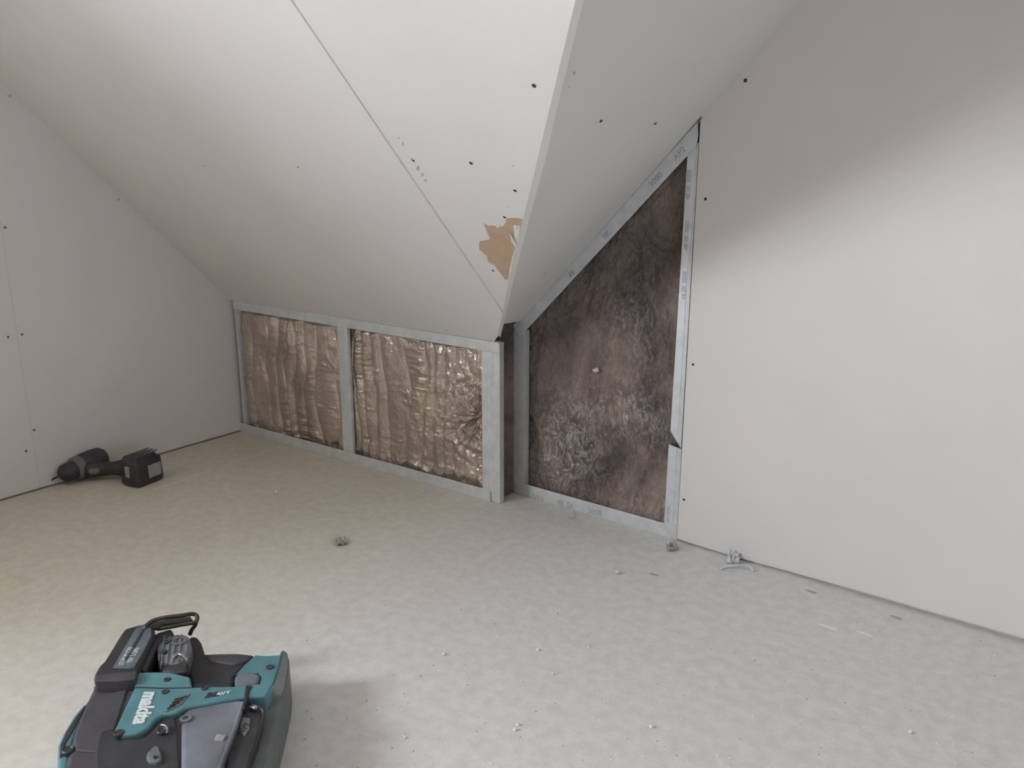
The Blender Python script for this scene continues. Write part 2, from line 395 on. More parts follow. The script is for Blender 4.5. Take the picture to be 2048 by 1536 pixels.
# cut edge of the main slope board along the valley, skimmed with pale filler
fe = [(1151, 0), (1098, 221), (1082, 290), (1067, 353), (1053, 411), (1041, 460), (1030, 503), (1020, 541), (1013, 583), (1006, 624), (1002.5, 645), (997, 671)]
be = [(1167.5, 0), (1113.5, 220), (1095.5, 301), (1077.5, 370), (1060.5, 430), (1051, 468), (1041.5, 504), (1034, 532), (1026.5, 563), (1012.5, 625), (1008, 646), (1000.5, 675)]
p_f = [onA(*p) for p in fe]; p_b = [onpl(u, v, A0b-nA*.0006, nA) for u, v in be]
p_f = [rt+Vector((.0, 0, 0))]+p_f; p_b = [rt+nA*(BT-.0006)+Vector((.004, 0, 0))]+p_b
p_c = [p+nA*(BT-.0006)+side*.002 for p in p_f]; k_ = len(p_f); V = p_f+p_b+p_c; Fc = []
for k in range(k_-1):
    for a_, b_ in ((0, 1), (1, 2), (2, 0)): Fc.append((a_*k_+k, a_*k_+k+1, b_*k_+k+1, b_*k_+k))
Fc += [(0, k_, 2*k_), (k_-1, 2*k_-1, 3*k_-1)]
link_mesh('board_edge', V, Fc, mat('pale_filler', (.88, .84, .81), .9), CA)['label'] = 'pale filled edge along the valley'

# flat ceiling, back and side walls (never in frame; they close the room for the light)
def bx(x0, x1, y0, y1, z0, z1): return slab_geo([(x0, y0, z0), (x1, y0, z0), (x1, y1, z0), (x0, y1, z0)], Z, z1-z0)
V, Fc = join_geo([slab_geo([(-2.9, YB-.1, CE), (XE+.1, YB-.1, CE), (XE+.1, 2.0, CE), tuple(rtB), tuple(rt), tuple(ltop), (-2.9, ltop.y, CE)], Z, .03)])
tag(link_mesh('ceiling', V, Fc, M_SHELL), 'unseen dark flat middle ceiling above the camera', 'ceiling', kind='structure')
V, Fc = bx(-2.45, XE, YB-.03, YB, 0, CE); tag(link_mesh('wall_back', V, Fc, M_SHELL), 'unseen dark back wall behind the camera', 'wall', kind='structure')
V, Fc = join_geo([bx(XE, XE+.03, YB, -.8, 0, CE), bx(XE, XE+.03, .4, 1.9, 0, CE), bx(XE, XE+.03, -.8, .4, 0, .1), bx(XE, XE+.03, -.8, .4, .8, CE)]); tag(link_mesh('wall_side', V, Fc, M_BOARD), 'plain side wall out of frame', 'wall', kind='structure')  # opening added only for the fill lamp
# dark cavity behind the open studs
V, Fc = join_geo([slab_geo([KBL+nK*.12-sK*.1, KBR+nK*.12-sK*.05, KBR+nK*.12-sK*.05+Z*.5, KBL+nK*.12-sK*.1+Z*.5], nK, .02)])
tag(link_mesh('wall_rear', V, Fc, M_SHELL), 'rough low wall hidden behind the film covered batts', 'wall', kind='structure')
V, Fc = join_geo([slab_geo([RP(-1.4, 0)+nR*.16, RP(-.6, 0)+nR*.16, RP(-.6, 1.3)+nR*.16, RP(-1.4, 1.3)+nR*.16], nR, .02)])
tag(link_mesh('wall_rear', V, Fc, M_SHELL), 'rough tall wall hidden behind the mineral wool', 'wall', kind='structure')

# ------------------------------------------------------------------ screws, scuffs, torn paper
from mathutils.bvhtree import BVHTree
_bb = BVHTree.FromPolygons([tuple(v.co) for v in CB.data.vertices], [tuple(p.vertices) for p in CB.data.polygons])
def hitB(u, v):   # point on the slightly warped cross-gable board
    h = _bb.ray_cast(CAM, ray(u, v).normalized())[0]
    return h if h else onB(u, v)
_sm = None
M_SCREWD = mat('dust_covered_screw', (.20, .185, .17), .8)
def screw(P, n, parent, r=.0036, dusty=False):
    """countersunk drywall screw: dished head with a cross recess, n points into the room"""
    global _sm
    if _sm is None:
        V = []; Fc = []; N = 16
        rings = [(1.0, 0), (.86, .0003), (.55, .0002), (.30, -.0004), (0.02, -.0009)]
        for rr, h in rings:
            for i in range(N):
                a = 2*math.pi*i/N
                q = rr*(1 if rr > .4 else (1.15 if i % 4 == 0 else .55))
                V.append((q*math.cos(a)*.0036, q*math.sin(a)*.0036, h+.0004))
        for k in range(4):
            for i in range(N): Fc.append((k*N+i, k*N+(i+1) % N, (k+1)*N+(i+1) % N, (k+1)*N+i))
        Fc.append(tuple(range(4*N, 5*N)))
        _sm = bpy.data.meshes.new('screw'); _sm.from_pydata(V, [], Fc); _sm.materials.append(M_SCREW)
    o = bpy.data.objects.new('screw', _sm); COL.objects.link(o)
    o.matrix_world = Matrix.Translation(P+n*.0002) @ n.to_track_quat('Z', 'Y').to_matrix().to_4x4() @ Matrix.Scale(r/.0036, 4)
    o.parent = parent
    if dusty: o.material_slots[0].link = 'OBJECT'; o.material_slots[0].material = M_SCREWD
    return o
for (u, v, r) in ((1068, 171, 3.9), (942, 326, 3.6), (791, 323, 3.3), (827, 321, 3.2), (596, 334, 2.6), (1030, 381, 3.4), (1009, 434, 3.2), (986, 541, 2.9), (990.5, 650, 2.9),
                  (408, 332, 2.2), (621, 608, 2.3), (763, 641, 2.4), (893, 661, 2.4), (425, 574, 2.6)):
    screw(onA(u, v), -nA, CA, r/1000, r < 2.8)
for (u, v, r) in ((1202, 242, 3.4), (1311, 247, 3.0), (1090, 547, 2.2)): screw(hitB(u, v), -nB, CB, r/1000)
for (u, v, r) in ((1491, 161, 4.0), (1411, 398, 3.5), (1386, 729, 3.1), (1368, 999, 3.1)): screw(onR(u, v), -nR, WR, r/1000)
for (u, v, r) in ((10, 455, 4.6), (16, 674, 4.2), (44, 669, 4.2), (68, 860, 4.2), (52, 902, 4.4)): screw(onL(u, v), -nL, WL, r/1000*.85, True)

def decal(name, poly, n, m, parent, h=.0004):
    return slab(name, [p-n*0 for p in poly], -n, h, m, parent)
rnd = random.Random(3)
def blob(on, n, u, v, ru, rv, parent, name='scuff_mark', m=None, k=9, sh=0.):
    poly = []
    for i in range(k):
        a = 2*math.pi*i/k; q = rnd.uniform(.6, 1.1)
        poly.append(on(u+ru*q*math.cos(a)+sh*rv*q*math.sin(a), v+rv*q*math.sin(a)))
    return decal(name, poly, n, m or M_SCUFF, parent, .0003)
for (u, v, ru, rv) in ((797, 276, 4, 3), (806, 287, 3, 6), (823, 318, 3, 4), (836, 336, 5, 7), (845, 350, 4, 6), (851, 361, 4, 4), (1026, 332, 2.5, 2.5), (1017, 414, 2, 2)):
    blob(onA, nA, u, v, ru*.8, rv*.8, CA)
for (u, v, ru, rv) in ((1148, 146, 5, 4), (1137, 174, 3, 2)): blob(hitB, nB, u, v, ru*.8, rv*.8, CB)
for (u, v, ru, rv) in ((20, 192, 7, 6), (237, 399, 4, 5)): blob(onL, nL, u, v, ru*.7, rv*.7, WL)
for (u0, v0, u1, v1) in ((1383, 241, 1394, 246), (1394, 246, 1407, 235)):
    decal('scuff_mark', [onR(u0, v0-1), onR(u1, v1-1), onR(u1, v1+1.5), onR(u0, v0+1)], nR, M_SCUFF, WR, .0008)

def z7(x, y): return 900+x/4.518, 380+y/4.518
torn = [(305, 300), (330, 365), (350, 412), (368, 440), (340, 452), (270, 462), (262, 500), (268, 542), (300, 555), (340, 592), (360, 655), (395, 672), (418, 700), (455, 750), (500, 812), (528, 800),
        (545, 700), (562, 600), (590, 520), (575, 420), (600, 345), (640, 320), (655, 262), (600, 252), (512, 254), (505, 290), (478, 328), (440, 342), (400, 322), (345, 322)]
decal('torn_paper_patch', [onA(*z7(*p)) for p in torn], nA, M_TORN, CA, .0005)['label'] = 'brown patch where the face paper tore off'
def flap(pts, lift):
    P = [onA(*z7(*p)) for p in pts]; c = sum(P, Vector())/len(P)
    V = [p - nA*(.0008+lift*(i % 2)) for i, p in enumerate(P)] + [c-nA*.0012]
    Fc = [(i, (i+1) % len(P), len(P)) for i in range(len(P))]
    link_mesh('torn_paper_flap', V, Fc, M_WHITE, CA, solid=.0004)
flap([(572, 318), (600, 306), (632, 318), (634, 360), (628, 430), (606, 446), (585, 400)], .002)
flap([(538, 380), (560, 400), (604, 486), (606, 520), (590, 515), (560, 465)], .002)
flap([(556, 640), (575, 600), (562, 700), (545, 790), (530, 802), (540, 720)], .001)
flap([(366, 425), (340, 420), (352, 450)], .001); flap([(420, 318), (450, 312), (448, 336), (425, 340)], .001)
flap([(270, 545), (290, 545), (335, 590), (352, 650), (340, 640), (305, 585)], .001)

# ------------------------------------------------------------------ steel framing
class Fr:
    def __init__(s, P, e, n): s.P, s.e, s.n = P, e, n
    def pt(s, a, d, z): return s.P + s.e*a + s.n*d + Z*z
    def sz(s, px, py, d=0):
        q = onpl(px, py, s.P+s.n*d, s.n); return (q-s.P).dot(s.e), q.z
FK = Fr(KBL, sK, nK); FR = Fr(RP(-.8, 0)+nR*D_FR, sR, nR)
def sheet(name, fr, rows, parent, t=.0012, label=None):
    """rows: list of polylines [(a,d,z),...] all same length -> bent sheet"""
    k = len(rows[0]); V = [fr.pt(*p) for r in rows for p in r]; Fc = []
    for i in range(len(rows)-1):
        for j in range(k-1): Fc.append((i*k+j, i*k+j+1, (i+1)*k+j+1, (i+1)*k+j))
    me_o = link_mesh(name, V, Fc, M_STEEL, parent, solid=t)
    b = me_o.modifiers.new('b', 'BEVEL'); b.width = .0006; b.segments = 2; b.limit_method = 'ANGLE'
    if label: me_o['label'] = label
    return me_o

KF = empty('metal_stud_frame', KBL, 'low rectangular galvanised steel frame of the knee wall, holding two film-covered bays', 'wall frame')
zT0 = A0.z; s0, _ = FK.sz(465.4, 601); s1 = (KBR-KBL).length
def ktop(a): # height of the board edge on the knee plane
    return A0.z + (A1.z-A0.z)*(a-s0)/((A1-KBL).dot(sK)-s0)
hb0 = FK.sz(485, 850)[1]; hb1 = FK.sz(975, 979)[1]
ht = .027; hb = .031
sm0 = FK.sz(680, 770)[0]; sm1 = FK.sz(699.5, 775)[0]
sc0 = FK.sz(964, 850)[0]
# bottom track: web on the floor, front flange, cut end just short of the corner
aE = FK.sz(981.5, 1000)[0]
def track(a0, a1, h, z0=.0, dd=.0):
    return [[(a, .05+dd, z0+.001), (a, .0+dd, z0+.001), (a, dd, z0+h*.5), (a, dd, z0+h), (a, dd+.0015, z0+h+.001)] for a in (a0, a1)]
sheet('bottom_track', FK, track(.0, aE, hb, 0, -.0012), KF)
tb = []
for a in (s0+.001, s1): tb.append([(a, .012, ktop(a)+.001), (a, -.0012, ktop(a)-.0005), (a, -.0012, ktop(a)-ht*.5), (a, -.0012, ktop(a)-ht), (a, .0003, ktop(a)-ht-.001)])
sheet('top_track', FK, tb, KF)
def stud(fr, a0, a1, z0, z1, flip=False, parent=None, rib=True, depth=.05, lip=.006, dd=.0, label=None, name='stud'):
    wd = a1-a0
    pr = [(a0, depth), (a0, 0), (a0+wd*.36, 0), (a0+wd*.42, .0012), (a0+wd*.58, .0012), (a0+wd*.64, 0), (a1, 0), (a1, lip)] if rib else [(a0, depth), (a0, 0), (a1, 0), (a1, lip)]
    if flip:
        pr = [(a0+a1-a, d) for a, d in pr]
    rows = [[(a, d+dd, z) for a, d in pr] for z in (z0, z1)]
    return sheet(name, fr, rows, parent, label=label)
sl1 = FK.sz(477.5, 700)[0]
stud(FK, s0+.004, sl1, .002, ktop(.0)-.004, parent=KF, dd=.0012, rib=False)
stud(FK, sm0, sm1, .002, ktop(sm0)-.004, parent=KF, dd=.0012, rib=False, lip=.01)
stud(FK, sc0, s1-.001, .001, ktop(s1)-.001, flip=True, parent=KF, dd=.0012, depth=.018)
# splice line in the top track
a_s = FK.sz(688, 645)[0]
sheet('track_splice', FK, [[(a_s, -.0022, ktop(a_s)-.0005), (a_s, -.0022, ktop(a_s)-ht)], [(a_s+.003, -.0020, ktop(a_s)-.0005), (a_s+.003, -.0020, ktop(a_s)-ht)]], KF, t=.0006)

GF = empty('metal_stud_frame', RP(-1.0, 0), 'tall trapezoid galvanised steel frame under the cross-gable slope, open to brown mineral wool', 'wall frame')
# bottom track of gable frame
g0 = FR.sz(1030, 990)[0]; g1 = FR.sz(1354, 1070)[0]
hg = FR.sz(1345, 1055.5)[1]
sheet('bottom_track', FR, track(g0, g1, .034, 0, 0), GF)
# sloping track along the rake
a0_, z0_ = FR.sz(1029, 655); a1_, z1_ = FR.sz(1399.5, 248)
dr = Vector((a1_-a0_, z1_-z0_)).normalized(); nr_ = Vector((dr.y, -dr.x))  # towards the bay
hr = abs(Vector((FR.sz(1394.8, 292)[0]-a1_, FR.sz(1394.8, 292)[1]-z1_)).dot(nr_))*.97
rows = []
for t_ in (0, 1):
    ax, az = (a0_, z0_) if t_ == 0 else (a1_, z1_)
    end = [(ax, az), (ax+nr_.x*hr*.5, az+nr_.y*hr*.5), (ax+nr_.x*hr, az+nr_.y*hr)]
    if t_ == 1:   # cut end, roughly plumb
        a2, z2 = FR.sz(1394.8, 290); am, zm = FR.sz(1397.5, 270)
        end = [(ax, az), (am, zm), (a2, z2)]
    end[0] = (end[0][0]-nr_.x*.006, end[0][1]-nr_.y*.006)
    rows.append([(end[0][0], .045, end[0][1]), (end[0][0], -.0022, end[0][1]), (end[1][0], -.0022, end[1][1]), (end[2][0], -.0022, end[2][1]), (end[2][0], -.0008, end[2][1])])
sheet('sloping_track', FR, rows, GF)
# left stud of the gable frame (in the shaded return)
gl0 = FR.sz(1027, 800)[0]; gl1 = FR.sz(1048.5, 800)[0]
zl = z0_ + (gl0-a0_)*dr.y/dr.x
stud(FR, gl0, gl1, .002, zl-.002, parent=GF, dd=.0012, rib=False, lip=.02)
# right stud: upper length with a slanted cut end, lower length below it
def rquad(P4, d=0.): return [FR.sz(u, v) for u, v in P4]
def plate(name, px, parent, d=0., lipL=0., label=None, backR=.04):
    (a, za), (b, zb2), (c, zc), (e, ze) = [FR.sz(u, v) for u, v in px]   # TL, TR, BR, BL
    m = lambda p, q, t: p+(q-p)*t
    rows = []
    for (l, zl_, r, zr) in ((a, za, b, zb2), (e, ze, c, zc)):
        rows.append([(l+.002, d+.022, zl_), (l, d, zl_), (m(l, r, .12), d, m(zl_, zr, .12)), (m(l, r, .62), d, m(zl_, zr, .62)), (m(l, r, .7), d+.0015, m(zl_, zr, .7)), (m(l, r, .82), d+.0015, m(zl_, zr, .82)), (m(l, r, .9), d, m(zl_, zr, .9)), (r, d, zr), (r, d+backR, zr)])
    return sheet(name, FR, rows, parent, label=label)
plate('stud', [(1375.5, 305), (1397, 285), (1361.5, 897), (1341, 862)], GF, d=.0005)
plate('stud', [(1337, 889), (1362, 899), (1353.5, 1062), (1327.5, 1055)], GF, d=.0018)
# printed marks on the tracks
e_r = (FR.e*dr.x+Z*dr.y); up_r = -(FR.e*nr_.x+Z*nr_.y)
def on_fr(px, py, d): return onpl(px, py, FR.P+FR.n*d, FR.n)
for s, u, v in (('SWILL', 1055, 995), ('48  SK', 1113, 1009), ('3000', 1175, 1026)):
    text('printed_lettering', s, on_fr(u, v, -.0012), FR.e, Z, .024, M_INK, GF, thick=.0003, sx=.9)
for s, u, v in (('AP2', 1352, 322), ('3000', 1303, 376), ('48', 1141, 557), ('SK', 1210, 480)):
    text('printed_lettering', s, on_fr(u, v, -.0036), e_r, up_r, .020, M_INK, GF, thick=.0003)
for k, (u, v) in enumerate(((1375, 330+0), (1371, 430), (1366, 530))):
    text('printed_lettering', '48 SK 3000', on_fr(u+4, v+70, -.0006), Z, -FR.e, .014, M_INK, GF, thick=.0003)
text('printed_lettering', 'EN 14195', on_fr(1338, 1043, .0008), Z, -FR.e, .010, M_INK, GF, thick=.0003)

# ------------------------------------------------------------------ insulation
def field(name, fr, a0, a1, zlo, zhi, d0, fn, m, nu, nv, parent=None, pale=None, bk=.05):
    """height field; zlo/zhi functions of a; fn(A,Zz)->depth offset"""
    u = np.linspace(a0, a1, nu); vv = np.linspace(0, 1, nv); U, Vv = np.meshgrid(u, vv)
    lo = np.array([zlo(x) for x in u]); hi = np.array([zhi(x) for x in u]); ZZ = lo+(hi-lo)*Vv
    D = d0 + fn(U, ZZ)
    P = (np.array(fr.P)[None, None]+U[..., None]*np.array(fr.e)+D[..., None]*np.array(fr.n)); P[..., 2] += ZZ
    n0 = nu*nv; verts = P.reshape(-1, 3)
    idx = np.arange(n0).reshape(nv, nu)
    Fc = np.stack([idx[:-1, :-1], idx[:-1, 1:], idx[1:, 1:], idx[1:, :-1]], -1).reshape(-1, 4).tolist()
    # give it a real body: a back sheet and rim
    bd = np.array(fr.n)*.0; ring = list(idx[0, :])+list(idx[1:, -1])+list(idx[-1, -2::-1])+list(idx[-2:0:-1, 0])
    back = [Vector(verts[i])+fr.n*((d0+bk)-float(D.reshape(-1)[i])) for i in ring]
    verts = [tuple(p) for p in verts]+[tuple(p) for p in back]; k = len(ring)
    for i in range(k): Fc.append((int(ring[i]), n0+i, n0+(i+1) % k, int(ring[(i+1) % k])))
    Fc.append(tuple(range(n0+k-1, n0-1, -1)))
    o = link_mesh(name, verts, Fc, m, parent, smooth=True)
    if pale is not None:
        at = o.data.attributes.new('pale', 'FLOAT', 'POINT'); arr = np.zeros(len(verts), np.float32)
        arr[:n0] = pale(U, ZZ).reshape(-1); at.data.foreach_set('value', arr)
    return o

def foil_fn(a0, a1, zl, zh, seed, cx=None, cz=None, nf=9):
    def fn(A, ZZ):
        s = (A-a0)/(a1-a0); t = (ZZ-zl)/(zh-zl)
        warp = (fbm(s*3, t*1.5, 3, seed)-.5)*.9+(vn(s*14, t*5, seed+2)-.5)*.22
        ph = (s+.05*np.sin(s*9+seed))*nf+warp*1.5
        fr_ = ph-np.floor(ph); cell = np.floor(ph)
        amp = .006+.012*vn(cell+.5, cell*0+seed+.5, seed)
        pil = np.abs(np.sin(np.pi*fr_))**.55
        top = np.clip((t-.80)/.2, 0, 1); vert = 1-top*.7
        d = -amp*pil*vert
        # horizontal pinch wrinkles running across the pillows
        d += -.0030*ridge(s*6+seed, t*26, 2, seed+3)*np.clip(fbm(s*5, t*3, 2, seed+9)*3-1.35, 0, 1)
        # crumpled band under the top track
        d += -.007*ridge(s*7+t*3, t*5-s*2, 3, seed+5)*top
        # sharp crumple creases everywhere, weak
        d += -.0042*ridge(s*9+fbm(s*4, t*4, 2, seed)*2, t*6, 3, seed+11)*(.35+.9*np.clip(fbm(s*3, t*3, 2, seed+2)*2-.8, 0, 1))
        bot = np.clip((.14-t)/.14, 0, 1); d += -.006*ridge(s*10, t*8, 2, seed+8)*bot
        d += -.0022*ridge(s*22+fbm(s*9, t*9, 2, seed)*3, t*16+s*5, 2, seed+13)*np.clip(fbm(s*4+9, t*4, 2, seed+4)*3-1.2, 0, 1)
        d += .008*np.clip((t-.95)/.05, 0, 1)
        pass
        if cx is not None:
            dx = (A-cx); dz = (ZZ-cz); r = np.hypot(dx, dz)+1e-4; an = np.arctan2(dz, dx)
            k = np.exp(-(r/.11)**2)
            rad = ridge(an*4.2+fbm(A*30, ZZ*30, 2, seed)*1.6, r*12, 3, seed+21)
            d = d*(1-k*.75) - .020*rad*k + .020*np.exp(-(r/.035)**2)
            rings = np.sin(r*190+fbm(A*25, ZZ*25, 2, seed+1)*7)
            d += -.0035*rings*np.exp(-((r-.08)/.055)**2)
            d += -.007*ridge(A*34, ZZ*26, 3, seed+31)*np.exp(-(r/.17)**2)
        return d
    return fn
zt0 = ktop(0)
f1 = field('insulation_batt', FK, sl1-.008, sm0+.002-.0, lambda a: .018, lambda a: ktop(a)-ht+.006, .026,
           foil_fn(sl1, sm0, .03, zt0-ht, 2, nf=9), M_FOIL, 330, 300)
tag(f1, 'shiny brown film covered batt with smooth upright pleats in the left knee wall bay', 'insulation', 'film covered batts in the knee wall')
cxx, czz = FK.sz(948, 838)
f2 = field('insulation_batt', FK, sm0+.003, sc0+.010, lambda a: .018, lambda a: ktop(a)-ht+.006, .026,
           foil_fn(sm1, sc0, .03, zt0-ht, 6, cxx, czz, nf=10), M_FOIL, 360, 300)
tag(f2, 'shiny brown film covered batt, crumpled at its right, in the right knee wall bay', 'insulation', 'film covered batts in the knee wall')

def wool_fn(seed):
    def fn(A, ZZ):
        d = -.036*fbm(A*8, ZZ*6, 3, seed) - .024*(ridge(A*9+fbm(A*6, ZZ*6, 2, seed)*1.5, ZZ*4.5, 3, seed+4)*.5+.5)
        d += -.011*fbm(A*45+fbm(A*20, ZZ*20, 2, seed)*3, ZZ*30, 4, seed+7)
        d += -.005*fbm(A*160, ZZ*110, 3, seed+9)
        return d
    return fn
def gauss(A, ZZ, u, v, ra, rz):
    a, z = FR.sz(u, v); return np.exp(-((A-a)/ra)**2-((ZZ-z)/rz)**2)
def pale_fn(A, ZZ):
    p = .14+1.6*gauss(A, ZZ, 1115, 910, .085, .10)+.7*gauss(A, ZZ, 1240, 830, .10, .07)+.5*gauss(A, ZZ, 1150, 820, .05, .05)+.35*gauss(A, ZZ, 1260, 640, .07, .12)+.3*gauss(A, ZZ, 1290, 1010, .12, .05)
    return np.clip(p*(.4+1.2*fbm(A*14, ZZ*12, 3, 40)), 0, 1)
gR = FR.sz(1335, 900)[0]+.008
def rake_z(a): return z0_ + (a-a0_)*dr.y/dr.x
w1 = field('insulation_batt', FR, gl1-.014, FR.sz(1372, 400)[0]+.012, lambda a: .016, lambda a: max(.05, rake_z(a)-.006), .070, wool_fn(50), M_WOOL, 360, 460, pale=pale_fn)
tag(w1, 'large shaggy brown mineral wool batt filling the tall bay under the cross-gable slope', 'insulation')
# small white tuft caught on the wool
tp = onpl(1196, 743, FR.P+FR.n*.010, FR.n)
V = []; Fc = []
for k in range(7):
    c = tp+Vector((rnd.uniform(-.006, .006), rnd.uniform(-.002, .002), rnd.uniform(-.004, .004)))
    v_, f2_ = lathe_geo(c-Vector((.003, 0, 0)), (rnd.uniform(-1, 1), .1, rnd.uniform(-1, 1)), [(0, .001), (.002, .0032), (.005, .0035), (.007, .001)], 8)
    o_ = len(V); V += v_; Fc += [tuple(i+o_ for i in q) for q in f2_]
tf = link_mesh('fibre_tuft', V, Fc, M_WHITE, w1, smooth=True); tf['label'] = 'small white tuft'

# wool strip in the return between the two frames
pa = onK(1001.5, 850, .024); pb = onR(1033, 850, .012)
ef = Vector((pb.x-pa.x, pb.y-pa.y, 0)); wl = ef.length; ef.normalize()
FT = Fr(Vector((pa.x, pa.y, 0)), ef, Vector((-ef.y, ef.x, 0)))
ztop_r = onB(1020, 648).z
w2 = field('insulation_batt', FT, .0, wl+.006, lambda a: .003, lambda a: ktop(s1)+(ztop_r-ktop(s1))*min(1, .25+a/wl*.9)+.012, .010,
           lambda A, ZZ: -.006*fbm(A*30, ZZ*14, 3, 60)-.003*fbm(A*120, ZZ*60, 3, 61), M_WOOL, 60, 320, pale=lambda A, ZZ: A*0+.12, bk=.006)
tag(w2, 'narrow vertical strip of dark mineral wool in the corner between the two metal frames', 'insulation')

# ------------------------------------------------------------------ rotary hammer (lying on its side, bottom left)
def zp(x, y): return 80+x/3.657, 1200+y/3.657
HO = fl(330, 1460)
RH = empty('rotary_hammer', HO, 'teal and charcoal cordless rotary hammer lying on its side on the floor at bottom left', 'power tool')
def prism(name, pts, zt, zb_, m, bevel=.004, parent=None, label=None, zc=True, segs=3):
    P = [fl(*(zp(*p) if zc else p), zt) for p in pts]
    o = slab(name, P, -Z, zt-zb_, m, parent or RH, bevel=bevel)
    o.modifiers['b'].segments = segs
    if label: o['label'] = label
    return o
def disc(name, x, y, zt, r, m, parent=None, h=.0015, r2=None):
    c = fl(*zp(x, y), zt); v_, f__ = lathe_geo(c-Z*.004, Z, [(0, r), (.004+h*.5, r), (.004+h, r*.8), (.004+h*.4, r*.55), (.004+h*.3, r*.1)] if r2 is None else [(0, r), (.004+h, r), (.004+h, r2), (.002, r2*.9)], 20)
    return link_mesh(name, v_, f__, m, parent or RH, smooth=False)
H1 = .100
# motor / gear housing (dark)
body = prism('motor_housing', [(402, 600), (560, 585), (695, 590), (720, 640), (900, 760), (1000, 800), (1060, 860), (1060, 1900), (120, 1900), (160, 1320), (190, 1150), (240, 980), (318, 760), (345, 720)], H1, .004, M_DARK, .010)
prism('housing_panel', [(430, 690), (640, 650), (560, 900), (500, 1040), (420, 1110), (262, 1100), (245, 1010), (330, 800)], H1+.003, .06, M_DARK, .003, parent=body)
prism('housing_panel', [(430, 960), (520, 930), (620, 1010), (760, 1010), (900, 860), (990, 850), (1010, 1000), (1020, 1180), (1020, 1900), (420, 1900), (400, 1120)], H1+.004, .06, M_BLACK, .004, parent=body)
# front grip band, teal, hugging the left edge
prism('side_cover', [(318, 757), (372, 752), (352, 800), (262, 980), (225, 1080), (205, 1200), (200, 1900), (110, 1900), (124, 1200), (128, 1060), (165, 980), (240, 850)], H1-.004, .0, M_TEAL, .006)
prism('cover_slot', [(330, 768), (340, 775), (250, 940), (190, 1040), (158, 1150), (140, 1150), (148, 1060), (190, 960), (270, 840)], H1-.0025, .07, M_BLACK, .0015)
disc('screw', 207, 1100, H1+.000, .0085, M_BLACK, h=.003)
# battery pack, top left
bat = prism('battery_pack', [(392, 560), (400, 530), (432, 475), (470, 440), (590, 245), (615, 208), (660, 195), (740, 172), (830, 180), (845, 240), (800, 330), (720, 505), (690, 565), (640, 578), (402, 600)], .118, .0, M_BLACK, .006)
prism('battery_rail', [(400, 590), (405, 545), (690, 520), (712, 510), (695, 575), (560, 590)], .121, .09, M_DARK, .003, parent=bat)
lab = prism('label', [(530, 495), (585, 400), (660, 275), (700, 205), (760, 175), (815, 205), (815, 260), (760, 370), (690, 490), (650, 498)], .1195, .110, M_LABEL, .0012, parent=bat)
lab['label'] = 'blue-grey label with white print'
prism('label_slot', [(612, 440), (625, 410), (700, 290), (745, 215), (765, 210), (750, 250), (690, 350), (645, 425), (630, 440)], .1205, .112, M_BLACK, .001, parent=bat)
q0_, q1_ = fl(*zp(592, 478), .1207), fl(*zp(700, 290), .1207); xd = (q1_-q0_)
xl = fl(*zp(705, 290), .12)-fl(*zp(598, 478), .12)
text('printed_lettering', 'LITHIUM ION', fl(*zp(607, 478), .1203), xl, Z.cross(xl), .0125, M_LETTER, bat, .0002, sx=.72)
text('printed_lettering', '18V 5.0Ah', fl(*zp(668, 462), .1203), xl, Z.cross(xl), .0135, M_LETTER, bat, .0002, sx=.8)
# latch and chain of little metal parts beside the battery
prism('battery_latch', [(720, 505), (845, 240), (960, 205), (985, 250), (900, 290), (850, 340), (800, 470), (770, 520)], .108, .02, M_BLACK, .005)
prism('gear_case', [(850, 340), (880, 270), (1010, 240), (1090, 250), (1110, 330), (1080, 420), (1010, 470), (900, 480), (860, 410)], .106, .02, M_GREY, .008, label='scratched grey gear case')
for k in range(4): prism('gear_case_rib', [(905+k*42, 262-k*4), (918+k*42, 260-k*4), (893+k*42, 470-k*10), (878+k*42, 473-k*10)], .1085, .09, M_GREY2, .0015)
prism('gear_case_edge', [(960, 405), (1010, 368), (1050, 372), (1085, 420), (1078, 440), (1035, 400), (1010, 392), (972, 420)], .1115, .09, M_CHROME, .002, label='bright worn metal edge')
prism('gear_case_edge', [(862, 398), (880, 398), (878, 436), (862, 440)], .1105, .09, M_CHROME, .002, label='bright worn metal edge')
for x, y in ((938, 300), (905, 376)): disc('screw', x, y, .109, .0055, M_BLACK)
disc('drive_collar', 1015, 300, .107, .014, M_GREY2, r2=.008)
prism('mode_lever', [(900, 470), (1020, 430), (1075, 450), (1080, 520), (1000, 530), (890, 520)], .104, .03, M_BLACK, .005)
# hanging hook: a bent steel ring
def hp(x, y, h): return fl(*zp(x, y), h)
V, Fc = tube_geo([hp(770, 215, .118), hp(775, 190, .122), hp(830, 150, .128), hp(920, 128, .131), hp(1040, 112, .132), hp(1110, 102, .131), hp(1143, 112, .128), hp(1150, 140, .124), hp(1128, 165, .120), hp(1040, 180, .118), hp(960, 195, .116), hp(860, 212, .112)], .0036)
hk = link_mesh('hanging_hook', V, Fc, M_STEELD, RH, smooth=True); hk['label'] = 'black steel hanging hook'
V, Fc = tube_geo([hp(1146, 150, .122), hp(1135, 185, .112), hp(1112, 215, .104), hp(1096, 252, .094)], .0036)
link_mesh('hook_arm', V, Fc, M_STEELD, RH, smooth=True)
V, Fc = slab_geo([hp(800, 165, .119), hp(1100, 118, .121), hp(1120, 150, .119), hp(830, 195, .114)], -Z, .003)
prism('hook_plate', [(800, 168), (960, 135), (1100, 118), (1118, 148), (1080, 158), (900, 178), (862, 200), (810, 205)], .118, .112, M_STEELD, .001)
